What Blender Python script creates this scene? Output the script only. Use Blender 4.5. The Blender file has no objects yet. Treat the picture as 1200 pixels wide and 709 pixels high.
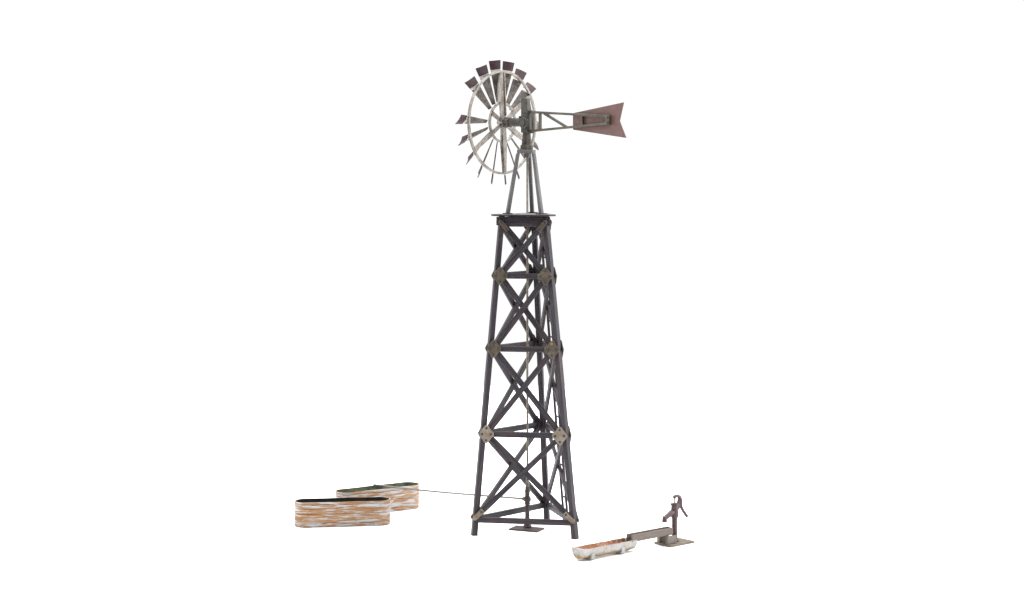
import bpy, bmesh, math, random
from mathutils import Vector, Matrix
random.seed(7)
R = math.radians

# ------------------------------------------------------------------ units
# The layout is worked out in small units u; S turns them into metres.
S = 0.015
F = 2250.0                   # focal length (in 1/1200 of the picture width)
CAM_H = 464.4                # camera height in u
Y0 = 2290.0                  # distance of the tower axis from the camera in u
def W(x, y, z): return Vector((x, y - Y0, z))          # layout point (still u)

scn = bpy.context.scene
col = scn.collection

# ------------------------------------------------------------------ materials
def nodes(name):
    m = bpy.data.materials.new(name); m.use_nodes = True
    nt = m.node_tree
    return m, nt, nt.nodes['Principled BSDF']

def N(nt, t, **kw):
    n = nt.nodes.new(t)
    for k, v in kw.items():
        if k.startswith('i_'): n.inputs[k[2:].replace('_', ' ')].default_value = v
        else: setattr(n, k, v)
    return n

def ramp(nt, stops, src):
    r = nt.nodes.new('ShaderNodeValToRGB')
    e = r.color_ramp.elements
    while len(e) < len(stops): e.new(0.5)
    for el, (p, c) in zip(e, stops):
        el.position = p; el.color = (*c, 1) if len(c) == 3 else c
    nt.links.new(src, r.inputs[0]); return r

def g(v): return (v, v, v)

def mixc(nt, fac, a, b, mode='MIX'):
    m = nt.nodes.new('ShaderNodeMix'); m.data_type = 'RGBA'; m.blend_type = mode
    for sock, val in ((0, fac), (6, a), (7, b)):
        if hasattr(val, 'is_output'): nt.links.new(val, m.inputs[sock])
        elif sock == 0: m.inputs[0].default_value = val
        else: m.inputs[sock].default_value = (*val, 1)
    return m.outputs[2]

def coords(nt, scale, uv=True):
    tc = N(nt, 'ShaderNodeTexCoord')
    oi = N(nt, 'ShaderNodeObjectInfo')
    mp = N(nt, 'ShaderNodeMapping'); mp.inputs['Scale'].default_value = scale
    add = N(nt, 'ShaderNodeVectorMath', operation='ADD')
    mul = N(nt, 'ShaderNodeVectorMath', operation='SCALE'); mul.inputs['Scale'].default_value = 37.0
    cmb = N(nt, 'ShaderNodeCombineXYZ')
    for i in range(3): nt.links.new(oi.outputs['Random'], cmb.inputs[i])
    nt.links.new(cmb.outputs[0], mul.inputs[0])
    nt.links.new(tc.outputs['UV' if uv else 'Object'], mp.inputs['Vector'])
    nt.links.new(mp.outputs[0], add.inputs[0]); nt.links.new(mul.outputs[0], add.inputs[1])
    return add.outputs[0], oi

def noise(nt, vec, scale, detail=4, rough=.55, dist=0):
    n = N(nt, 'ShaderNodeTexNoise'); n.inputs['Scale'].default_value = scale
    n.inputs['Detail'].default_value = detail; n.inputs['Roughness'].default_value = rough
    n.inputs['Distortion'].default_value = dist
    nt.links.new(vec, n.inputs['Vector']); return n.outputs['Fac']

def bump(nt, bsdf, h, strength, dist):
    b = N(nt, 'ShaderNodeBump'); b.inputs['Strength'].default_value = strength
    b.inputs['Distance'].default_value = dist * S
    nt.links.new(h, b.inputs['Height']); nt.links.new(b.outputs[0], bsdf.inputs['Normal'])

def wood_mat(name, dark, mid, warm, spec=.3, rough=.62, warm_pos=.62):
    m, nt, b = nodes(name)
    v, oi = coords(nt, (.028, .55, 1))                    # streaks run along the length (U)
    n1 = noise(nt, v, 1.0, 5, .65)
    c = ramp(nt, [(.34, dark), (.62, mid)], n1).outputs[0]
    v2, _ = coords(nt, (.018, .16, 1))
    n2 = noise(nt, v2, 1.3, 3, .5)
    f2 = ramp(nt, [(warm_pos - .06, g(0)), (warm_pos + .08, g(.75))], n2).outputs[0]
    c = mixc(nt, f2, c, warm)
    v3, _ = coords(nt, (.3, .3, 1))
    n3 = noise(nt, v3, 1.1, 3, .6)
    c = mixc(nt, .35, c, ramp(nt, [(.3, g(.55)), (.7, g(1.0))], n3).outputs[0], 'MULTIPLY')
    nt.links.new(c, b.inputs['Base Color'])
    b.inputs['Roughness'].default_value = rough
    b.inputs['Specular IOR Level'].default_value = spec
    bump(nt, b, n1, .5, .5)
    return m

M = {}
M['wood'] = wood_mat('dark weathered timber', (.0115, .0095, .0120), (.043, .037, .0445), (.058, .036, .037), spec=.25, rough=.48, warm_pos=.58)
M['grey_wood'] = wood_mat('grey post metal', (0.0795, 0.0776, 0.0789), (0.1265, 0.1238, 0.1247), (0.0940, 0.0839, 0.0783), spec=.3, rough=.45)
M['boards'] = wood_mat('taupe flume boards', (0.0857, 0.0673, 0.0569), (0.1377, 0.1123, 0.0959), (0.1040, 0.0731, 0.0558))
M['deck'] = wood_mat('platform planks', (0.0720, 0.0600, 0.0630), (0.1560, 0.1380, 0.1410), (0.0840, 0.0570, 0.0540), warm_pos=.55)

def patchy(name, a, b_, c_, sc=.12, rough=.6, metal=0.0, p=(.4, .6), q=(.56, .7), bstr=.3, spec=.4):
    m, nt, b = nodes(name)
    v, oi = coords(nt, (1 / S, 1 / S, 1 / S), uv=False)
    n1 = noise(nt, v, sc, 5, .62)
    c = ramp(nt, [(p[0], a), (p[1], b_)], n1).outputs[0]
    n2 = noise(nt, v, sc * 2.3, 4, .6, .6)
    f = ramp(nt, [(q[0], g(0)), (q[1], g(.9))], n2).outputs[0]
    c = mixc(nt, f, c, c_)
    nt.links.new(c, b.inputs['Base Color'])
    b.inputs['Roughness'].default_value = rough; b.inputs['Metallic'].default_value = metal
    b.inputs['Specular IOR Level'].default_value = spec
    bump(nt, b, n2, bstr, .4)
    return m

M['white_metal'] = patchy('weathered white metal', (0.1600, 0.1360, 0.1120), (0.2506, 0.2346, 0.2133), (0.1066, 0.0667, 0.0453), .09, .45, q=(.54, .66))
M['spoke'] = patchy('tan weathered spoke metal', (0.0989, 0.0843, 0.0705), (0.2107, 0.1892, 0.1634), (0.0860, 0.0516, 0.0361), .09, .45, q=(.52, .64))
M['blade'] = patchy('grimy blade metal', (0.0486, 0.0401, 0.0337), (0.1296, 0.1114, 0.0959), (0.0194, 0.0149, 0.0130), .10, .5, q=(.5, .64))
M['pale_band'] = patchy('pale blade band', (0.3750, 0.3675, 0.3525), (0.4650, 0.4575, 0.4425), (0.3000, 0.2700, 0.2400), .12, .5)  # pale strip across each blade, between the rim and the maroon tip
M['maroon'] = patchy('maroon blade paint', (0.0263, 0.0115, 0.0148), (0.0447, 0.0200, 0.0247), (0.0184, 0.0095, 0.0105), .10, .5)
M['vane'] = patchy('faded maroon vane paint', (0.1053, 0.0549, 0.0489), (0.1228, 0.0660, 0.0587), (0.0827, 0.0428, 0.0391), .10, .6, q=(.64, .84), bstr=.02)
M['olive'] = patchy('olive grimy iron', (0.0226, 0.0206, 0.0151), (0.0489, 0.0434, 0.0325), (0.0537, 0.0346, 0.0205), .12, .5, q=(.6, .74))
M['boom'] = patchy('olive brown boom', (0.0413, 0.0360, 0.0259), (0.0737, 0.0627, 0.0466), (0.1119, 0.0655, 0.0311), .07, .5, q=(.6, .76))
M['gusset_light'] = patchy('beige gusset steel', (0.1403, 0.1094, 0.0773), (0.2040, 0.1732, 0.1367), (0.0955, 0.0638, 0.0386), .10, .55)
M['gusset_dark'] = patchy('olive gusset steel', (0.0547, 0.0406, 0.0266), (0.0913, 0.0716, 0.0509), (0.0339, 0.0230, 0.0159), .10, .55)
M['bolt'] = patchy('dark bolt', (0.0126, 0.0105, 0.0105), (0.0210, 0.0182, 0.0168), (0.0210, 0.0140, 0.0126), .3, .5)
M['rust_bolt'] = patchy('rusty bolt', (.20, .09, .035), (.28, .13, .05), (.1, .05, .03), .3, .6)
M['pump_red'] = patchy('dark oxblood iron', (0.0349, 0.0150, 0.0167), (0.0554, 0.0240, 0.0268), (0.0602, 0.0345, 0.0379), .16, .42, q=(.6, .75))
M['well_red'] = patchy('brown red iron', (0.0346, 0.0202, 0.0194), (0.0540, 0.0324, 0.0310), (0.0216, 0.0144, 0.0144), .14, .5)
M['brass'] = patchy('tan brass', (0.1200, 0.0990, 0.0690), (0.1800, 0.1560, 0.1200), (0.0780, 0.0600, 0.0420), .2, .4)
M['steel'] = patchy('bright steel', (0.2750, 0.2750, 0.2805), (0.3410, 0.3410, 0.3465), (0.2200, 0.2200, 0.2200), .2, .3)
M['hose'] = patchy('grey hose', (0.1180, 0.1049, 0.0918), (0.1966, 0.1770, 0.1508), (0.0787, 0.0721, 0.0655), .06, .5)
M['stone'] = patchy('taupe stone', (0.0931, 0.0741, 0.0617), (0.1430, 0.1224, 0.1021), (0.0698, 0.0547, 0.0454), .10, .75)
M['slab'] = patchy('grey brown slab', (0.0991, 0.0768, 0.0562), (0.1455, 0.1210, 0.0927), (0.1176, 0.0649, 0.0421), .08, .75, q=(.62, .8))
M['liner'] = patchy('dark algae lining', (.014, .012, .010), (.024, .024, .018), (.035, .045, .028), .09, .8, q=(.58, .72))
M['liner_green'] = patchy('green algae lining', (0.0405, 0.0450, 0.0306), (0.1170, 0.1395, 0.0900), (0.3060, 0.1710, 0.0810), .07, .8, q=(.60, .66))

def tank_mat():
    m, nt, b = nodes('flaking white over orange wood')
    v, oi = coords(nt, (.031, .20, 1))
    n1 = noise(nt, v, 1.35, 7, .66, .5)
    v2, _ = coords(nt, (.045, 1.25, 1))
    n2 = noise(nt, v2, 1.0, 4, .6)
    org = ramp(nt, [(.3, (0.1607, 0.0763, 0.0303)), (.5, (0.2892, 0.1572, 0.0756)), (.72, (0.3696, 0.2696, 0.1736))], n2).outputs[0]
    wht = ramp(nt, [(.3, (0.2938, 0.2865, 0.2778)), (.6, (0.3974, 0.4063, 0.4147))], n2).outputs[0]
    add = N(nt, 'ShaderNodeMath', operation='MULTIPLY_ADD')
    nt.links.new(n2, add.inputs[0]); add.inputs[1].default_value = .35
    nt.links.new(n1, add.inputs[2])
    v3, _ = coords(nt, (.14, 2.8, 1))
    n3 = noise(nt, v3, 1.0, 3, .6)
    org = mixc(nt, .6, org, ramp(nt, [(.35, g(.62)), (.55, g(1.0)), (.7, (1.25, 1.22, 1.15))], n3).outputs[0], 'MULTIPLY')
    wht = mixc(nt, .5, wht, ramp(nt, [(.32, (.74, .66, .58)), (.55, g(1.0))], n3).outputs[0], 'MULTIPLY')
    f = ramp(nt, [(.655, g(0)), (.725, g(1))], add.outputs[0]).outputs[0]
    c = mixc(nt, f, org, wht)
    # dark seams where grime sits: lines of fixed height on the wall
    nt.links.new(c, b.inputs['Base Color'])
    b.inputs['Roughness'].default_value = .7
    b.inputs['Specular IOR Level'].default_value = .25
    bump(nt, b, add.outputs[0], .6, .8)
    return m
M['tank'] = tank_mat()

def trough_mat(name, white=True):
    m, nt, b = nodes(name)
    v, oi = coords(nt, (1 / S,) * 3, uv=False)
    n1 = noise(nt, v, .16, 6, .68, .4)
    n2 = noise(nt, v, .5, 4, .6)
    if white:
        tc = N(nt, 'ShaderNodeTexCoord'); sx = N(nt, 'ShaderNodeSeparateXYZ')
        nt.links.new(tc.outputs['Object'], sx.inputs[0])
        # mud splash that clings to the lowest third of the trough (a stain, it stays put)
        ma = N(nt, 'ShaderNodeMath', operation='MULTIPLY_ADD')
        nt.links.new(n1, ma.inputs[0]); ma.inputs[1].default_value = 8 * S
        nt.links.new(sx.outputs['Z'], ma.inputs[2])
        f = ramp(nt, [(8.6 * S, g(1)), (11.4 * S, g(0))], ma.outputs[0]).outputs[0]
        wht = ramp(nt, [(.35, (0.2368, 0.2250, 0.2112)), (.6, (0.3229, 0.3151, 0.3070))], n1).outputs[0]
        brn = ramp(nt, [(.4, (0.2604, 0.1860, 0.1054)), (.6, (0.1860, 0.1178, 0.0620))], n2).outputs[0]
        spot = ramp(nt, [(.56, g(0)), (.66, g(.7))], n2).outputs[0]
        wht = mixc(nt, spot, wht, (0.3080, 0.2310, 0.1680))
        c = mixc(nt, f, wht, brn)
    else:
        c = ramp(nt, [(.36, (0.1759, 0.0704, 0.0343)), (.48, (0.2879, 0.1326, 0.0685)), (.58, (0.3678, 0.2236, 0.1457)), (.68, (0.3998, 0.3478, 0.3084))], n1).outputs[0]
    nt.links.new(c, b.inputs['Base Color'])
    b.inputs['Roughness'].default_value = .8
    b.inputs['Specular IOR Level'].default_value = .2
    bump(nt, b, n1, .7, .9)
    return m
M['trough'] = trough_mat('whitewashed stone')
M['trough_white'] = patchy('whitewashed foot', (0.2519, 0.2445, 0.2371), (0.3334, 0.3372, 0.3409), (0.2519, 0.2001, 0.1482), .14, .8, q=(.6, .72))
M['trough_rust'] = trough_mat('rust stained stone', False)

mf, nt, b = nodes('white seamless paper')
v, _ = coords(nt, (1, 1, 1), uv=False)
c = ramp(nt, [(.3, g(.88)), (.7, g(.90))], noise(nt, v, .6, 3)).outputs[0]
nt.links.new(c, b.inputs['Base Color']); b.inputs['Roughness'].default_value = .9
b.inputs['Specular IOR Level'].default_value = .1
M['floor'] = mf

# ------------------------------------------------------------------ mesh helpers
class MB:
    """Collects shapes (in u) into one mesh object."""
    def __init__(s): s.v = []; s.f = []; s.uv = []; s.mi = []; s.sm = []
    def face(s, idx, uv=None, mi=0, smooth=False):
        s.f.append(idx); s.uv.append(uv or [(s.v[i][0], s.v[i][2]) for i in idx]); s.mi.append(mi); s.sm.append(smooth)
    def add(s, pts):
        n = len(s.v); s.v += [Vector(p) for p in pts]; return list(range(n, n + len(pts)))
    def hexa(s, a, b, mi=0, ends=True):
        """a, b: matching loops of points (the two ends of a bar)."""
        n = len(a); ia = s.add(a); ib = s.add(b); off = random.uniform(0, 60)
        L = (sum((Vector(p) for p in b), Vector()) / n - sum((Vector(p) for p in a), Vector()) / n).length
        acc = 0
        for k in range(n):
            k2 = (k + 1) % n; w = (Vector(a[k2]) - Vector(a[k])).length
            s.face([ia[k], ia[k2], ib[k2], ib[k]], [(0, acc + off), (0, acc + w + off), (L, acc + w + off), (L, acc + off)], mi)
            acc += w
        if ends:
            s.face(ia[::-1], [(p[0] * .3, p[1]) for p in [Vector(q) for q in a[::-1]]], mi)
            s.face(ib, [(p[0] * .3, p[1]) for p in [Vector(q) for q in b]], mi)
    def bar(s, p, q, w, t, nrm, mi=0):
        """bar from p to q, t thick along nrm, w wide across"""
        p = Vector(p); q = Vector(q); d = (q - p).normalized()
        n = (Vector(nrm) - d * d.dot(Vector(nrm))).normalized(); c = d.cross(n)
        pr = [c * (w / 2) + n * (t / 2), -c * (w / 2) + n * (t / 2), -c * (w / 2) - n * (t / 2), c * (w / 2) - n * (t / 2)]
        s.hexa([p + o for o in pr], [q + o for o in pr], mi)
    def prism(s, poly, off, mi=0):
        poly = [Vector(p) for p in poly]; off = Vector(off)
        ia = s.add(poly); ib = s.add([p + off for p in poly]); n = len(poly)
        for k in range(n):
            k2 = (k + 1) % n; s.face([ia[k], ia[k2], ib[k2], ib[k]], None, mi)
        s.face(ia[::-1], None, mi); s.face(ib, None, mi)
    def tube(s, pts, rad, n=12, mi=0, smooth=True, cap=True):
        pts = [Vector(p) for p in pts]
        if not hasattr(rad, '__len__'): rad = [rad] * len(pts)
        rings = []; prev = None; acc = 0; accs = []
        for i, p in enumerate(pts):
            if i: acc += (p - pts[i - 1]).length
            accs.append(acc)
            d = (pts[min(i + 1, len(pts) - 1)] - pts[max(i - 1, 0)]).normalized()
            if prev is None:
                prev = Vector((0, 0, 1)) if abs(d.z) < .9 else Vector((1, 0, 0))
            a = (prev - d * prev.dot(d)).normalized(); prev = a; bb = d.cross(a)
            rings.append(s.add([p + (a * math.cos(2 * math.pi * k / n) + bb * math.sin(2 * math.pi * k / n)) * rad[i] for k in range(n)]))
        for i in range(len(rings) - 1):
            for k in range(n):
                k2 = (k + 1) % n; c = 2 * math.pi * max(rad) / n
                s.face([rings[i][k], rings[i][k2], rings[i + 1][k2], rings[i + 1][k]],
                       [(accs[i], k * c), (accs[i], (k + 1) * c), (accs[i + 1], (k + 1) * c), (accs[i + 1], k * c)], mi, smooth)
        if cap:
            s.face(rings[0][::-1], None, mi); s.face(rings[-1], None, mi)
    def lathe(s, prof, base, n=16, mi=0, axis=(0, 0, 1), smooth=True):
        """prof: (r, h) along axis from base; sharp steps are kept by doubling"""
        ax = Vector(axis).normalized(); base = Vector(base)
        a = ax.orthogonal().normalized(); bb = ax.cross(a); rings = []
        for r, h in prof:
            rings.append(s.add([base + ax * h + (a * math.cos(2 * math.pi * k / n) + bb * math.sin(2 * math.pi * k / n)) * r for k in range(n)]))
        for i in range(len(rings) - 1):
            for k in range(n):
                k2 = (k + 1) % n
                s.face([rings[i][k], rings[i][k2], rings[i + 1][k2], rings[i + 1][k]], None, mi, smooth)
        s.face(rings[0][::-1], None, mi); s.face(rings[-1], None, mi)
    def build(s, name, mats, parent=None, origin=None, mat=None, bevel=0, autosmooth=True):
        """origin: point (u) the mesh is measured from; mat: local matrix instead"""
        if not isinstance(mats, (list, tuple)): mats = [mats]
        o0 = Vector(origin) if origin is not None else Vector()
        me = bpy.data.meshes.new(name)
        me.from_pydata([(p - o0) * S for p in s.v], [], s.f)
        uvl = me.uv_layers.new(name='UVMap'); k = 0
        for poly, uv in zip(me.polygons, s.uv):
            for j, li in enumerate(poly.loop_indices): uvl.data[li].uv = uv[j]
        for m in mats: me.materials.append(m)
        for p, mi, sm in zip(me.polygons, s.mi, s.sm): p.material_index = mi; p.use_smooth = sm
        bm = bmesh.new(); bm.from_mesh(me); bmesh.ops.recalc_face_normals(bm, faces=bm.faces)
        for e in bm.edges:
            if len(e.link_faces) == 2 and e.calc_face_angle(0) > R(38): e.smooth = False
        bm.to_mesh(me); bm.free()
        o = bpy.data.objects.new(name, me); col.objects.link(o)
        if parent is not None: o.parent = parent
        if origin is not None and parent is None: o.location = o0 * S
        if mat is not None: o.matrix_local = mat
        if bevel:
            md = o.modifiers.new('Bevel', 'BEVEL'); md.width = bevel * S; md.segments = 2; md.limit_method = 'ANGLE'; md.angle_limit = R(40)
        return o

def thing(name, label, cat, origin, group=None, rotz=0):
    o = bpy.data.objects.new(name, None); col.objects.link(o)
    o.location = Vector(origin) * S; o.rotation_euler = (0, 0, rotz); o.empty_display_size = .2
    o['label'] = label; o['category'] = cat
    if group: o['group'] = group
    return o

def copy_obj(o, parent):
    c = o.copy(); col.objects.link(c); c.parent = parent; return c

def smat(loc, x, y, z):
    """local matrix from three axes; loc in u"""
    m = Matrix((x, y, z)).transposed().to_4x4(); m.translation = Vector(loc) * S; return m

# ------------------------------------------------------------------ ground
fl = MB()
n = 96; ids = fl.add([(1350 * math.cos(2 * math.pi * k / n), 1350 * math.sin(2 * math.pi * k / n), 0) for k in range(n)])
fl.face(ids)
floor = fl.build('studio_floor', M['floor']); floor['kind'] = 'structure'
floor['label'] = 'plain white seamless studio floor'

# ------------------------------------------------------------------ windmill
FT = [W(-44.6, 2260, 0), W(73.7, 2240, 0), W(42.9, 2352, 0)]          # feet: left, right, rear
TC = W(18, 2292, 0)
OFF = [Vector((-68.6, -24, 0)), Vector((49.7, -44, 0)), Vector((18.9, 68, 0))]
ZP = 375.0
TP = [TC + o * .438 + Vector((0, 0, ZP)) for o in OFF]
def leg_at(i, z): return FT[i].lerp(TP[i], z / ZP)
ORG = Vector((TC.x, TC.y, 0))
wm = thing('windmill', 'tall dark timber windmill tower with a maroon tipped wind wheel and tail vane', 'windmill', ORG)
def P(mb, name, mat, bevel=0, parent=None): return mb.build(name, mat, parent or wm, ORG, bevel=bevel)

A = 3.35
for i in range(3):
    rad = OFF[i].normalized(); tan = Vector((-rad.y, rad.x, 0))
    sec = [rad * A + tan * A, rad * A - tan * A, -rad * A - tan * A, -rad * A + tan * A]
    mb = MB(); mb.hexa([FT[i] + o for o in sec], [TP[i] + o * .92 for o in sec]); P(mb, 'tower_leg', M['wood'], .55)

LV = [18.5, 118.6, 218.5, 304.3, 369.0]
FACES = [(0, 1), (2, 0), (1, 2)]
def face_frame(i, j):
    d = (FT[j] - FT[i]).normalized()
    nrm = Vector((d.y, -d.x, 0))
    up = ((TP[i] + TP[j]) / 2 - (FT[i] + FT[j]) / 2).normalized()
    nrm = d.cross(up).normalized()
    if nrm.dot((FT[i] + FT[j]) / 2 - ORG) < 0: nrm = -nrm
    return d, up, nrm

# gusset and strap meshes (local: x along the face, y up the face, z outwards)
def gusset_mesh():
    g_ = MB(); hw, hh = 8.3, 10.2
    poly = [(-hw - .6, -.6, 0), (-1.6, -hh - .4, 0), (1.4, -hh - .2, 0), (hw - 1.4, -3.2, 0), (hw + .6, -2.8, 0), (hw + .6, 2.8, 0), (hw - 1.4, 3.2, 0), (1.4, hh + .2, 0), (-1.6, hh + .4, 0), (-hw - .6, .6, 0)]
    g_.prism(poly, (0, 0, 1.1)); return g_
def strap_mesh():
    g_ = MB(); poly = []
    for k in range(7): a = math.pi / 2 + math.pi * k / 6; poly.append((-5.6 + 2.7 * math.cos(a), 2.7 * math.sin(a), 0))
    poly += [(8, -2.7, 0), (8, 2.7, 0)]
    g_.prism(poly, (0, 0, 1.1)); return g_
def bolt_mesh():
    g_ = MB(); g_.lathe([(1.35, 0), (1.35, .7), (.8, 1.1)], (0, 0, 0), 8); return g_
proto = {}
def inst(key, maker, name, mats, parent, m):
    if key not in proto:
        o = maker().build(name, mats, parent, bevel=.35 if name != 'bolt' else 0); proto[key] = o
    else:
        o = copy_obj(proto[key], parent)
    o.matrix_local = m; return o
GOFF = 5.3
for fi, (i, j) in enumerate(FACES):
    d, up, nrm = face_frame(i, j)
    z3 = Vector((0, 0, 1))
    for li, z in enumerate(LV):
        a, b_ = leg_at(i, z), leg_at(j, z)
        if li < 4:
            w = 6.6
            mb = MB(); mb.bar(a + d * 1.5 + nrm * 1.6, b_ - d * 1.5 + nrm * 1.6, w, 4.6, nrm); P(mb, 'girt', M['wood'], .45)
        else:
            mb = MB()
            mb.bar(a - d * 4.6 + nrm * 1.4, b_ + d * 4.6 + nrm * 1.4, 10.2, 5.6, nrm)
            mb.bar(a + d * 2 + nrm * 2.4 + z3 * -5.6, b_ - d * 2 + nrm * 2.4 + z3 * -5.6, 2.0, 4.4, nrm)
            P(mb, 'top_beam', M['wood'], .45)
        if 0 < li < 4:
            for (pt, sgn) in ((a, 1), (b_, -1)):
                c = pt + d * sgn * (5.2 if sgn > 0 else 6.2) + nrm * GOFF - ORG
                key = 'gl' if li == 1 else ('gm' if li == 2 else 'gd')
                mt = M['gusset_light'] if li == 1 else M['gusset_dark']
                x = d * sgn; y = up - x * up.dot(x); y.normalize()
                tw = random.uniform(-.035, .035); x, y = x * math.cos(tw) + y * math.sin(tw), y * math.cos(tw) - x * math.sin(tw)
                zz = x.cross(y)
                if zz.dot(nrm) < 0: y2 = -y; zz = x.cross(y2); y = y2
                gp = inst(key, gusset_mesh, 'gusset_plate', mt, wm, smat(c, x, y, zz))
                for q, (bx, by) in enumerate(((5.5, 0), (-5.0, 0), (0, 7.0), (0, -7.0))):
                    rust = (li == 2 and q == 3 and sgn < 0)
                    inst('rb' if rust else 'bolt', bolt_mesh, 'bolt', M['rust_bolt' if rust else 'bolt'], gp, Matrix.Translation(Vector((bx, by, 1.1)) * S))
    for k in range(4):
        zl, zh = LV[k] + (4.5 if k == 0 else 0), LV[k + 1] - (3.5 if k == 3 else 0)
        for (p, q, off, t) in ((i, j, 3.0, 3.4), (j, i, -.6, 3.4)):        # first rises from leg i to leg j and lies outside
            lo = leg_at(p, zl); hi = leg_at(q, zh)
            s_ = 1 if p == i else -1
            lo2 = lo + d * s_ * (2.5 if k == 0 else 4.5); hi2 = hi - d * s_ * (2.5 if k == 3 else 4.5)
            mb = MB(); mb.bar(lo2 + nrm * off, hi2 + nrm * off, 6.4, t, nrm); P(mb, 'brace', M['wood'], .45)
            dd = (hi2 - lo2).normalized()
            if k == 0:
                c = lo2 + dd * 2.2 + nrm * GOFF - ORG; x = dd; mt = 'gusset_light'; key = 'sl'
                y = nrm.cross(x).normalized()
                sp = inst(key, strap_mesh, 'strap_plate', M[mt], wm, smat(c, x, y, x.cross(y)))
                inst('bolt', bolt_mesh, 'bolt', M['bolt'], sp, Matrix.Translation(Vector((5.2, 0, 1.1)) * S))
                inst('rb', bolt_mesh, 'bolt', M['rust_bolt'], sp, Matrix.Translation(Vector((-5, 0, 1.1)) * S))
            if k == 3:
                c = hi2 - dd * 2.4 + nrm * GOFF - ORG; x = -dd
                y = nrm.cross(x).normalized()
                sp = inst('sd', strap_mesh, 'strap_plate', M['gusset_dark'], wm, smat(c, x, y, x.cross(y)))
                inst('bolt', bolt_mesh, 'bolt', M['bolt'], sp, Matrix.Translation(Vector((5.4, 0, 1.1)) * S))
                inst('bolt', bolt_mesh, 'bolt', M['bolt'], sp, Matrix.Translation(Vector((-4.4, 0, 1.1)) * S))

# platform: cut-cornered triangle over the leg heads
mb = MB()
pl = []
for i in range(3):
    prv, nxt = OFF[(i - 1) % 3], OFF[(i + 1) % 3]
    for other in ((prv, nxt)):
        pl.append(TC + OFF[i] * .735 + (other - OFF[i]) * .085 + Vector((0, 0, ZP + .25)))
mb.prism(pl, (0, 0, 2.1)); mb.mi[-1] = 1; P(mb, 'platform', [M['wood'], M['deck']], .3)
ZD = ZP + 2.35

# upper stand: three splayed legs under a cap plate
ZC = 449.5
for i in range(3):
    rad = OFF[i].normalized(); tan = Vector((-rad.y, rad.x, 0)); h1 = 2.1
    p0 = TC + OFF[i] * .335 + Vector((0, 0, ZD + 1.2)); p1 = TC + OFF[i] * .158 + Vector((0, 0, ZC))
    sec = [rad * h1 + tan * h1, rad * h1 - tan * h1, -rad * h1 - tan * h1, -rad * h1 + tan * h1]
    mb = MB(); mb.hexa([p0 + o * 1.1 for o in sec], [p1 + o * .9 for o in sec]); P(mb, 'stand_leg', M['grey_wood'], .4)
    mb = MB(); q = TC + OFF[i] * .335 + Vector((0, 0, ZD + .02))
    mb.prism([q + rad * 4.6 + tan * 6, q + rad * 4.6 - tan * 6, q - rad * 4.2 - tan * 6, q - rad * 4.2 + tan * 6], (0, 0, 1.2)); P(mb, 'foot_plate', M['wood'], .3)
mb = MB(); pl = []
for i in range(3):
    prv, nxt = OFF[(i - 1) % 3], OFF[(i + 1) % 3]
    for other in (prv, nxt):
        pl.append(TC + OFF[i] * .235 + (other - OFF[i]) * .045 + Vector((0, 0, ZC + .1)))
mb.prism(pl, (0, 0, 4.2)); mb.lathe([(3.9, 0), (3.9, 5.2)], TC + Vector((0, 0, ZC - 5.2)), 10)
P(mb, 'cap_plate', M['grey_wood'], .4)

# head, turned so that the tail swings towards the viewer
TT = Vector((.762, -.648, 0)); SS = Vector((.648, .762, 0)); ZZ = Vector((0, 0, 1))
HC = W(17.5, 2292, 0)
def H(t, s_, z): return HC + TT * t + SS * s_ + ZZ * z
ZA = 486.6
mb = MB(); mb.lathe([(7.4, 0), (7.6, .8), (7.4, 5.0), (6.6, 5.6), (6.1, 5.6), (5.0, 16), (4.3, 27)], H(0, 0, 453.9), 8, smooth=False)
P(mb, 'turntable', M['olive'])
mb = MB()
mb.hexa([H(-5, -5, 474), H(5.2, -5, 474), H(5.2, 5, 474), H(-5, 5, 474)], [H(-5, -5, 497), H(5.2, -5, 497), H(5.2, 5, 497), H(-5, 5, 497)])
mb.hexa([H(-5, -5, 497.02), H(5, -5, 497.02), H(5, 4.6, 497.02), H(-5, 4.6, 497.02)], [H(-4.8, -4.8, 515.2), H(4.2, -4.8, 515.2), H(4.2, .6, 515.2), H(-4.8, .6, 515.2)])
gb = P(mb, 'gearbox', M['olive'], .6)
mb = MB(); mb.lathe([(5.4, 0), (5.8, .6), (5.8, 5), (5.2, 5.6), (5.2, 23), (5.9, 23.2), (5.9, 29), (6.4, 29.2), (6.4, 31)], H(-1, -1, ZA), 14, axis=-TT); P(mb, 'wheel_shaft', M['olive'], 0, gb)
mb = MB(); mb.lathe([(7.0, 0), (7.0, 1.8), (5.6, 2.6)], H(0, -4.6, ZA - .5), 18, axis=-SS); mb.lathe([(3.6, 0), (3.6, 3.6)], H(0, -4.6, ZA - .5), 12, axis=-SS); P(mb, 'gear_cover', M['olive'], 0, gb)
mb = MB(); mb.lathe([(1.5, 0), (1.5, 2.4)], H(-8, -3, ZA + 5), 8); P(mb, 'grease_cup', M['olive'], 0, gb)

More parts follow.
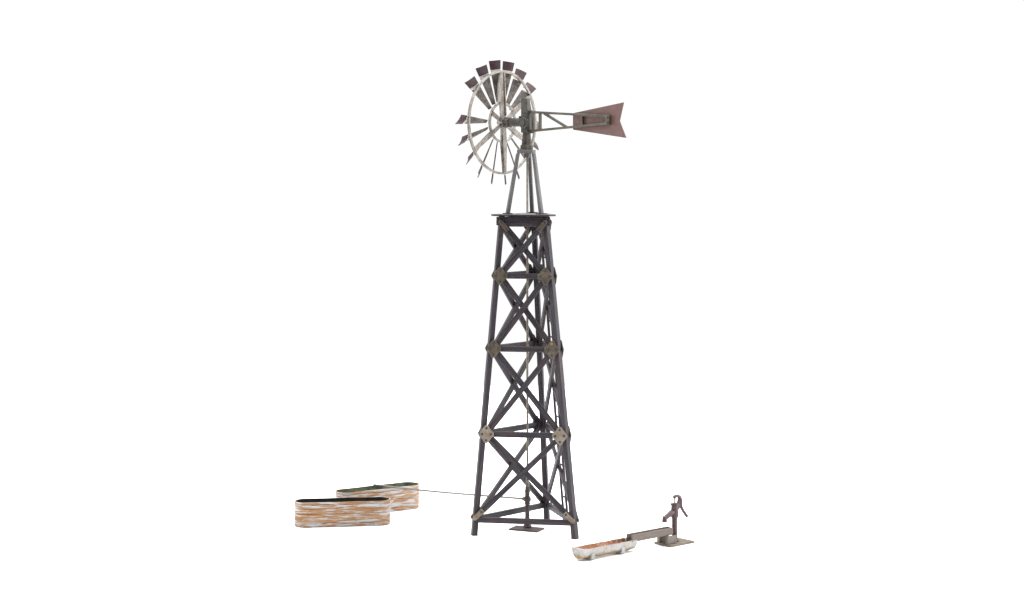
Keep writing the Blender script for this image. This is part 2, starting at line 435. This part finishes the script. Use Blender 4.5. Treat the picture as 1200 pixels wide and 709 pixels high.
# tail
mb = MB()
mb.bar(H(5, 0, 498.8), H(121, 0, 492.8), 2.9, 2.8, SS)
mb.bar(H(5, 0, 475.9), H(121, 0, 484.3), 2.9, 2.8, SS)
mb.bar(H(10.5, 0, 474.6), H(10.5, 0, 499.6), 3.0, 3.6, SS)
mb.bar(H(21, 0, 477), H(21, 0, 498), 3.2, 3.0, SS)
mb.bar(H(27, 0, 497.0), H(62, 0, 480.2), 3.2, 2.8, SS)
mb.bar(H(84, 0, 482), H(84, 0, 494.5), 3.2, 2.6, SS)
mb.bar(H(122.5, 0, 482.9), H(122.5, 0, 494.2), 5.6, 4.6, SS)
mb.lathe([(1.5, 0), (1.5, 1.2)], H(122.5, -2.3, 491.6), 8, axis=-SS)
mb.lathe([(1.5, 0), (1.5, 1.2)], H(122.5, -2.3, 485.6), 8, axis=-SS)
mb.lathe([(2.2, 0), (2.2, 3.2)], H(8, 0, 473.2), 8); mb.lathe([(2.2, 0), (2.2, 3.2)], H(8, 0, 497.4), 8)
tb = P(mb, 'tail_boom', M['boom'], .4)
mb = MB(); mb.prism([H(69, 1.9, 477.4), H(69, 1.9, 496.8), H(143.5, 1.9, 508.6), H(137.6, 1.9, 487.2), H(147, 1.9, 467.6)], SS * .9)
tv = P(mb, 'tail_vane', M['vane'], 0, tb)

# wind wheel: rim lies on the near side, blades a little beyond
WC = HC - TT * 37.8 + ZZ * ZA
E1 = SS; NA = -TT                                           # in-plane horizontal axis, axis away from the viewer
def Wp(r, ang, ax): return WC + (E1 * math.cos(ang) + ZZ * math.sin(ang)) * r + NA * ax
def ring_mb(r0, r1, ax0, ax1, seg=72):
    mb = MB(); ids = [mb.add([Wp(r, 2 * math.pi * k / seg, ax) for (r, ax) in ((r0, ax0), (r1, ax0), (r1, ax1), (r0, ax1))]) for k in range(seg)]
    for k in range(seg):
        k2 = (k + 1) % seg
        for q in range(4):
            q2 = (q + 1) % 4; mb.face([ids[k][q], ids[k][q2], ids[k2][q2], ids[k2][q]], None, 0, True)
    return mb
rim = P(ring_mb(60.1, 62.8, -1.4, 1.4), 'wind_wheel', M['white_metal'])
P(ring_mb(22.2, 24.6, -1.0, 1.6, 48), 'inner_ring', M['white_metal'], 0, rim)
mb = MB(); mb.lathe([(6.2, 0), (6.2, 3), (4.6, 6), (4.6, 9), (2.5, 11)], WC - NA * 3.5, 14, axis=NA); P(mb, 'hub', M['white_metal'], 0, rim)
for k in range(6):
    ang = R(92.2 + 60 * k); et = E1 * -math.sin(ang) + ZZ * math.cos(ang)
    rmax = 61 if k != 1 else 24
    prof = [(4, 4.5), (22, 5.6), (24, 6.6), (rmax, 4.4)]           # radius, width
    if k == 0: prof = [(4, 8.5), (24, 9.6), (25, 13.6), (33, 13.2), (rmax, 8.0)]
    if k == 3: prof = [(4, 8.5), (24, 9.4), (25, 10.6), (rmax, 5.2)]
    if k == 1: prof = [(4, 4.5), (rmax, 5.4)]
    lead = .35 if k == 0 else 0
    mb = MB(); loops = []
    for r, w in prof:
        a0, a1 = w * (.5 + lead * (w - 8) / 8), -w * .5 + w * lead * (w - 8) / 8
        loops.append([Wp(r, ang, -1.9) + et * a0, Wp(r, ang, -1.9) + et * a1, Wp(r, ang, .3) + et * a1, Wp(r, ang, .3) + et * a0])
    for q in range(len(loops) - 1): mb.hexa(loops[q], loops[q + 1], 0, False)
    mb.face([mb.add([p])[0] for p in loops[0]]); mb.face([mb.add([p])[0] for p in loops[-1]])
    if k in (0, 3):                                                 # the stiffening fin down its edge
        mb.bar(Wp(8, ang, -2.7) - et * 3.2, Wp(rmax - 1, ang, -2.7) - et * 2.2, 1.6, 1.5, NA)
    P(mb, 'spoke', M['spoke'], 0, rim)
BETA = R(-40.5)
def blade_mb():
    """local: x radial, y chord, z normal; slightly cambered sheet with a painted tip"""
    mb = MB(); st = [(24.5, 4.6, 0), (40, 7.6, 0), (60.5, 11.6, 0), (60.5, 11.6, 1), (64.3, 12.3, 1), (64.3, 12.6, 2), (75.2, 14.4, 2)]
    rows = []
    for (r, c, m_) in st:
        rows.append([[(r, c * (q / 4 - .5), -.9 * (1 - (q / 2 - 1) ** 2) * c / 13 + dz) for q in range(5)] for dz in (.5, -.5)])
    for a_, b_ in zip(rows, rows[1:]):
        pass
    for k in range(len(st) - 1):
        if st[k][0] == st[k + 1][0]: continue
        m_ = st[k][2]
        t0, b0 = rows[k]; t1, b1 = rows[k + 1]
        for (p, q) in ((t0, t1), (b0, b1)):
            ia = mb.add(p); ib = mb.add(q)
            for s_ in range(4): mb.face([ia[s_], ia[s_ + 1], ib[s_ + 1], ib[s_]], None, m_, False)
        for e in (0, 4):
            ii = mb.add([t0[e], t1[e], b1[e], b0[e]]); mb.face(ii, None, m_)
    for (t, b_, m_) in ((*rows[0], 0), (*rows[-1], 2)):
        ii = mb.add(t + b_[::-1]); mb.face(ii, None, m_)
    return mb
first = None
for k in range(18):
    if k in (0, 7): continue                               # two blades are gone
    ang = R(17.6 + 20 * k)
    er = E1 * math.cos(ang) + ZZ * math.sin(ang)
    et = E1 * math.sin(ang) - ZZ * math.cos(ang)            # at the top this is +E1
    ch = et * math.cos(BETA) + NA * math.sin(BETA); nz = er.cross(ch)
    m = smat(WC + NA * 4.2 - ORG, er, ch, nz)
    if first is None: o = first = blade_mb().build('blade', [M['blade'], M['pale_band'], M['maroon']], rim)
    else: o = copy_obj(first, rim)
    o.matrix_local = m

# ladder on the outside of the right-hand face, seen almost edge on
d, up, nrm = face_frame(1, 2)
def LP(t, z): return leg_at(1, z) + (leg_at(2, z) - leg_at(1, z)).normalized() * t + nrm * 5.4
def stile_t(z): return 60 - 16 * z / 370
ends = []
lad = None
for k in (0, 16):
    mb = MB(); mb.bar(LP(stile_t(8) - k, 8), LP(stile_t(372) - k, 372), 2.4, 2.6, nrm)
    if lad is None: lad = P(mb, 'ladder', M['wood'], .2)
    else: P(mb, 'stile', M['wood'], .2, lad)
z = 20
while z < 366:
    mb = MB(); mb.bar(LP(stile_t(z) - .6, z), LP(stile_t(z) - 15.4, z), 1.6, 1.2, nrm); P(mb, 'rung', M['wood'], 0, lad)
    z += 19

# ------------------------------------------------------------------ well pump under the tower
WB = W(18.4, 2300, 0)
wp = thing('well_pump', 'dark red standpipe and pump rod on a flat plate under the windmill tower', 'pump', WB)
fd = Vector((.916, -.402, 0)); sd = Vector((.402, .916, 0)); pc = W(17.4, 2293.5, 0)
mb = MB(); mb.prism([pc + fd * a + sd * b_ for a, b_ in ((-18.5, -11.3), (18.5, -11.3), (18.5, 11.3), (-18.5, 11.3))], (0, 0, 1.7)); mb.build('base_plate', M['well_red'], wp, WB, bevel=.4)
mb = MB(); mb.lathe([(5.0, 0), (5.0, 1.6), (4.2, 2.4), (4.0, 4.8), (2.9, 5.6), (2.8, 27), (3.4, 27.5), (3.4, 29.5), (2.9, 30), (2.9, 42), (3.4, 42.4), (3.4, 44), (2.7, 44.4), (2.7, 48.4)], WB + ZZ * 1.7, 14); mb.build('standpipe', M['well_red'], wp, WB)
dirh = (W(-173, 2408, 31) - W(13.3, 2301, 36)); dirh.z = 0; dirh.normalize()
mb = MB(); mb.lathe([(3.4, 0), (3.5, 3), (2.6, 4.6), (1.8, 6.4), (1.1, 8.0)], WB + ZZ * 35.2, 12, axis=dirh); mb.lathe([(4.0, 0), (4.4, 1), (4.4, 4), (3.8, 5.4)], WB + ZZ * 32.6, 14); mb.build('outlet_valve', M['well_red'], wp, WB)
mb = MB(); mb.lathe([(2.4, 0), (2.4, 4.2), (1.9, 4.8), (1.9, 8)], WB + ZZ * 50.1, 10); mb.build('coupling', M['brass'], wp, WB)
mb = MB(); mb.tube([WB + ZZ * 57.5, WB + ZZ * 452], 1.3, 8); mb.build('pump_rod', M['brass'], wp, WB)

# ------------------------------------------------------------------ hose from the valve into the rear tank
hs = MB(); p0 = WB + dirh * 7.6 + ZZ * 35.2; p1 = W(-173.5, 2408, 33.0)
pts = []
for k in range(25):
    t = k / 24; p = p0.lerp(p1, t); p.z -= 2.6 * 4 * t * (1 - t) * (0.7 + .6 * t) * .5
    pts.append(p)
hs.tube(pts, 1.2, 8)
ho = hs.build('water_hose', M['hose'], None, (p0 + p1) / 2 - ZZ * 34)
ho['label'] = 'thin grey hose running from the well pump into the rear tank'; ho['category'] = 'hose'

# ------------------------------------------------------------------ tanks
def stadium(L, Wd, off, seg=18):
    r = Wd / 2 + off; h = (L - Wd) / 2; pts = []
    for k in range(9): pts.append((-h + 2 * h * k / 8, -r))
    for k in range(1, seg): a = -math.pi / 2 + math.pi * k / seg; pts.append((h + r * math.cos(a), r * math.sin(a)))
    for k in range(9): pts.append((h - 2 * h * k / 8, r))
    for k in range(1, seg): a = math.pi / 2 + math.pi * k / seg; pts.append((-h + r * math.cos(a), r * math.sin(a)))
    return pts
def loft(mb, prof, L, Wd, closed_bottom=None, wob=0.0):
    rings = []; per = None
    base = stadium(L, Wd, 0); per = [0]
    for a, b_ in zip(base, base[1:] + base[:1]): per.append(per[-1] + math.hypot(b_[0] - a[0], b_[1] - a[1]))
    n = len(base); acc = 0; accs = []
    for k, (off, z) in enumerate(prof):
        if k: acc += math.hypot(off - prof[k - 1][0], z - prof[k - 1][1])
        accs.append(acc)
        pts = stadium(L, Wd, off)
        rings.append(mb.add([(x, y, z + (wob * math.sin(x * .11 + y * .3) if 0 < k else 0)) for x, y in pts]))
    for i in range(len(rings) - 1):
        for k in range(n):
            k2 = (k + 1) % n
            mb.face([rings[i][k], rings[i][k2], rings[i + 1][k2], rings[i + 1][k]],
                    [(per[k], accs[i]), (per[k + 1], accs[i]), (per[k + 1], accs[i + 1]), (per[k], accs[i + 1])], 0, True)
    if closed_bottom is not None: mb.face(rings[closed_bottom])
    return rings
TL, TW = 115.5, 28.5
tank = thing('water_tank', 'nearer long oval tank of flaking white and orange wood with black interior', 'water tank', W(-205, 2323, 0), 'oval wooden water tanks', R(188))
shell = MB(); loft(shell, [(-.9, 0), (-.3, .5), (0, 1.4), (0, 4.0), (.15, 5.0), (-.45, 5.3), (.1, 5.7), (.2, 14.6), (.3, 15.6), (-.5, 16.0), (.2, 16.5), (.1, 22.0), (-.3, 22.3), (.1, 22.6), (.1, 26.8), (-.35, 27.2), (.5, 27.6), (.6, 29.4), (.35, 30.1), (-.9, 30.1)], TL, TW, 0, .12)
shell.build('tank_wall', M['tank'], tank)
lin = MB(); loft(lin, [(-1.05, 29.9), (-1.1, 24), (-1.2, 3.0)], TL, TW, 2)
lin.build('tank_lining', M['liner'], tank)
tank2 = tank.copy(); col.objects.link(tank2)
tank2.location = W(-168.2, 2407, 0) * S; tank2.rotation_euler = (0, 0, R(213.5))
tank2['label'] = 'rear long oval tank with green algae inside and a thin hose over its rim'
for ch in list(tank.children):
    c = copy_obj(ch, tank2)
    if ch.name.startswith('tank_lining'):
        c.data = c.data.copy(); c.data.materials[0] = M['liner_green']

# ------------------------------------------------------------------ hand pump group
PU = Vector((.755, .656, 0)); PN = Vector((-.656, .755, 0)); PC = W(187.6, 2215, 0)
ANG = math.atan2(PU.y, PU.x)
def Q(s_, n_, z): return PC + PU * s_ + PN * n_ + ZZ * z
def L3(s_, n_, z): return Vector((s_, n_, z))               # same frame, local to a thing turned by ANG
slab = MB(); slab.prism([L3(-20.5, -13.5, 0), L3(19, -13.5, 0), L3(19, 13, 0), L3(-20.5, 13, 0)], (0, 0, 2.6))
so = slab.build('stone_slab', M['slab'], None, None, bevel=.5); so.location = PC * S; so.rotation_euler = (0, 0, ANG)
so['label'] = 'flat grey brown square slab beneath the hand pump'; so['category'] = 'slab'

def block(ctr, size, label):
    mb = MB(); x, y, z = (v / 2 for v in size)
    mb.prism([(-x, -y, 0), (x, -y, 0), (x, y, 0), (-x, y, 0)], (0, 0, size[2]))
    o = mb.build('support_block', M['stone'], None, None, bevel=.7)
    o.location = Q(ctr[0], ctr[1], 2.62) * S; o.rotation_euler = (0, 0, ANG)
    o['label'] = label; o['category'] = 'block'; o['group'] = 'stone blocks beside the flume'
block((-13.2, -7.3), (15.0, 4.2, 8.9), 'taupe stone block in front of the flume at the pump foot')
block((-11.5, 7.6), (15.5, 4.8, 8.9), 'partly hidden stone block behind the flume at the slab edge')

fm = thing('wooden_flume', 'open taupe wooden flume leading from the hand pump to the white trough', 'flume', Q(-40, 0, 11.8), None, ANG)
def fpart(name, s0, s1, n0, n1, z0, z1):
    mb = MB(); a = [(s0 + 40, n0, z0), (s0 + 40, n1, z0), (s0 + 40, n1, z1), (s0 + 40, n0, z1)]
    b_ = [(s1 + 40, n0, z0), (s1 + 40, n1, z0), (s1 + 40, n1, z1), (s1 + 40, n0, z1)]
    mb.hexa(a, b_); mb.build(name, M['boards'], fm, bevel=.45)
fpart('side_board', -73.2, -7.2, -5.0, -3.1, 0, 8.3)
fpart('side_board', -73.2, -7.2, 3.1, 5.0, 0, 8.3)
fpart('bottom_board', -72.0, -7.4, -3.08, 3.08, .1, 1.4)
fpart('end_board', -8.8, -7.3, -3.08, 3.08, 1.42, 8.0)

hp = thing('hand_pump', 'dark red cast iron hand pump with curved handle on a flat slab', 'hand pump', Q(0, 0, 2.62), None, ANG); hp.scale = (1, 1, .977)
def hpart(mb, name, mat, bevel=0): return mb.build(name, M[mat], hp, bevel=bevel)
mb = MB(); mb.lathe([(5.0, 0), (5.0, 1.2), (4.2, 1.8), (3.9, 3.2), (3.25, 3.8), (3.2, 26.6), (3.6, 27.0), (3.65, 28.0)], L3(0, 0, 0), 16); hpart(mb, 'standpipe', 'pump_red')
mb = MB(); mb.lathe([(3.6, 28.02), (4.3, 28.5), (4.9, 29.8), (4.8, 32.9), (4.4, 35.8), (4.1, 40.9), (4.2, 42.4), (5.2, 43.2), (5.2, 43.9), (4.8, 44.5), (2.6, 44.9)], L3(0, 0, 0), 18); hpart(mb, 'barrel', 'pump_red')
mb = MB(); mb.tube([L3(-2, 0, 34.5), L3(-6, 0, 33.8), L3(-10.5, 0, 31.6), L3(-14.5, 0, 29.6), L3(-16, 0, 29)], [3.6, 3.4, 3.0, 2.8, 2.5], 12)
mb.lathe([(2.9, 0), (3.2, .6), (3.0, 1.6), (2.7, 5.2), (2.9, 6.4), (2.2, 6.9)], L3(-16.4, 0, 24.6), 14); hpart(mb, 'spout', 'pump_red')
mb = MB(); mb.lathe([(1.5, 0), (1.5, 6.2)], L3(0, 0, 45.2), 10); hpart(mb, 'piston_rod', 'steel')
def spl(pts, k=5):
    out = []
    for i in range(len(pts) - 1):
        p0 = Vector(pts[max(i - 1, 0)]); p1 = Vector(pts[i]); p2 = Vector(pts[i + 1]); p3 = Vector(pts[min(i + 2, len(pts) - 1)])
        for j in range(k):
            t = j / k
            out.append(.5 * ((2 * p1) + (-p0 + p2) * t + (2 * p0 - 5 * p1 + 4 * p2 - p3) * t * t + (-p0 + 3 * p1 - 3 * p2 + p3) * t ** 3))
    out.append(Vector(pts[-1])); return out
path = spl([L3(-1.0, 0, 51.6), L3(.5, 0, 52.5), L3(4, 0, 52.9), L3(7.6, 0, 51.2), L3(9.2, 0, 47), L3(9.8, 0, 42), L3(12.3, 0, 36.6), L3(16.5, 0, 31.2), L3(20.6, 0, 26.4)])
nn = len(path)
mb = MB(); mb.tube(path, [2.0 + .9 * math.exp(-((k / nn - .5) / .13) ** 2) - .25 * (k / nn) for k in range(nn)], 10); mb.lathe([(1.8, 0), (1.8, 2.2)], L3(-.2, 0, 50.6), 10); hpart(mb, 'handle', 'pump_red')
mb = MB()
mb.prism([L3(2.6, -1.4, 35), L3(7.0, -1.4, 37.2), L3(9.6, -1.4, 42.4), L3(8.8, -1.4, 46.8), L3(6.0, -1.4, 49.2), L3(4.6, -1.4, 44.2), L3(2.9, -1.4, 43)], (0, 2.8, 0)); hpart(mb, 'handle_bracket', 'pump_red', .4)

# ------------------------------------------------------------------ stone trough
tr = thing('stone_trough', 'small whitewashed half round trough on two feet with rusty interior', 'trough', W(103.8, 2148.3, 0), None, R(41))
def sect(Rw, zt, zb, n=14):
    return [(Rw * math.cos(math.pi * k / n), zt - (zt - zb) * math.sin(math.pi * k / n) ** .9) for k in range(n + 1)]
rng = random.Random(3)
def wv(s_, k): return .35 * math.sin(s_ * .31 + k) + .22 * math.sin(s_ * .83 + 2.1 * k)
ST = [-41 + 82 * k / 24 for k in range(25)]
def body(Rw, zt, zb, half, end_taper):
    rows = []
    for s_ in ST:
        mid = max(0, min(1, (38 - abs(s_)) / 2.5)) if Rw > 9 else 0
        e = max(0, (abs(s_) - 37) / 4); q = 1 - end_taper * e ** 2
        zq = zb - .5 * mid; sc = sect(Rw - .9 * mid, zt, zq)
        rows.append([(s_ * half / 41, y * q, z + (1 - q) * (7 - z) * .6 + wv(s_, 1) * (.55 if i in (0, 14) else .3)) for i, (y, z) in enumerate(sc)])
    return rows
outer = body(10.4, 13.8, 2.0, 41, .0); inner = body(8.4, 13.6, 4.0, 37.6, .0)
def skin(mb, rows, mi=0):
    ids = [mb.add(r) for r in rows]
    for a, b_ in zip(ids, ids[1:]):
        for k in range(len(a) - 1): mb.face([a[k], a[k + 1], b_[k + 1], b_[k]], None, mi, True)
    return ids
NOTCH = [(-.62, -.35), (-.56, -2.75), (.56, -2.75), (.62, -.35)]
mb = MB(); oid = skin(mb, outer); iid_ = [mb.add(r) for r in inner]
for a, b_, c, d_ in zip(oid, oid[1:], iid_, iid_[1:]):                         # rim
    for k in (0, 14): mb.face([a[k], b_[k], d_[k], c[k]])
for e, side in ((0, -1), (-1, 1)):                                               # end walls; a notch at the flume end
    o_top = [outer[e][14], outer[e][0]]; i_top = [inner[e][14], inner[e][0]]
    def line(tp):
        a, b_ = Vector(tp[0]), Vector(tp[1]); pts = [a]
        for f_, dz in NOTCH:
            p = a.lerp(b_, .5 + f_ / 2); p.z += dz if side > 0 else -.25; pts.append(p)
        return pts + [b_]
    lo, li_ = line(o_top), line(i_top)
    io, ii = mb.add(lo), mb.add(li_)
    for k in range(len(lo) - 1): mb.face([io[k], io[k + 1], ii[k + 1], ii[k]])
    mb.face(oid[e][0:15] + io[1:-1])
bo = mb.build('trough_body', M['trough'], tr)
mb = MB(); skin(mb, inner)
for e, side in ((0, -1), (-1, 1)):
    tp = [Vector(inner[e][14]), Vector(inner[e][0])]
    pts = [tp[0].lerp(tp[1], .5 + f_ / 2) + Vector((0, 0, dz if side > 0 else -.25)) for f_, dz in NOTCH]
    mb.face(mb.add(inner[e] + pts))
mb.build('trough_lining', M['trough_rust'], tr)
for s_ in (-26.5, 20.5):
    mb = MB(); poly = [(s_ - 2.8, -7.4, 0), (s_ - 2.8, -9.2, 2.0), (s_ - 2.8, -9.8, 8.2), (s_ - 2.8, -7.0, 8.6), (s_ - 2.8, 7.0, 8.6), (s_ - 2.8, 9.8, 8.2), (s_ - 2.8, 9.6, 2.0), (s_ - 2.8, 8.2, 0)]
    mb.prism(poly, (5.6, 0, 0)); mb.build('trough_foot', M['trough_white'], tr, bevel=.9)

# ------------------------------------------------------------------ light
wd = bpy.data.worlds.new('World'); scn.world = wd; wd.use_nodes = True
wn = wd.node_tree; bg = wn.nodes['Background']
# a white cyclorama ahead and to the sides, a dimmer studio behind the photographer
tc = N(wn, 'ShaderNodeTexCoord'); sx = N(wn, 'ShaderNodeSeparateXYZ'); mr = N(wn, 'ShaderNodeMapRange', interpolation_type='SMOOTHSTEP')
wn.links.new(tc.outputs['Generated'], sx.inputs[0]); wn.links.new(sx.outputs['Y'], mr.inputs['Value'])
mr.inputs['From Min'].default_value = -.55; mr.inputs['From Max'].default_value = .22
mr.inputs['To Min'].default_value = .16; mr.inputs['To Max'].default_value = 1.2
wn.links.new(mr.outputs[0], bg.inputs['Strength']); bg.inputs[0].default_value = (1, 1, 1, 1)
def softbox(name, loc, tgt, size, power, colr=(1, 1, 1)):
    l = bpy.data.lights.new(name, 'AREA'); l.shape = 'RECTANGLE'; l.size, l.size_y = size; l.energy = power; l.color = colr
    o = bpy.data.objects.new(name, l); col.objects.link(o); o.location = loc
    o.rotation_euler = (Vector(tgt) - Vector(loc)).to_track_quat('-Z', 'Y').to_euler(); return o
softbox('softbox_overhead', (0, 3, 24), (0, 1, 0), (46, 40), 33000)
softbox('softbox_right', (26, -5, 9), (0, 0, 4), (10, 14), 8000, (.95, .975, 1))
softbox('softbox_left', (-26, 2, 9), (0, 0, 4), (10, 14), 3800, (.97, .985, 1))

# ------------------------------------------------------------------ camera
cam = bpy.data.cameras.new('Camera'); co = bpy.data.objects.new('Camera', cam); col.objects.link(co)
cam.sensor_fit = 'HORIZONTAL'; cam.sensor_width = 36; cam.lens = 36 * F / 1200
co.location = W(0, 0, CAM_H) * S; co.rotation_euler = (math.pi / 2, 0, 0)
cam.shift_y = -(354.5 - 165) / 1200
cam.clip_start = .1; cam.clip_end = 1000
scn.camera = co
scn.render.engine = 'CYCLES'
vs = scn.view_settings; vs.view_transform = 'Standard'; vs.look = 'None'; vs.exposure = -.2; vs.gamma = 1
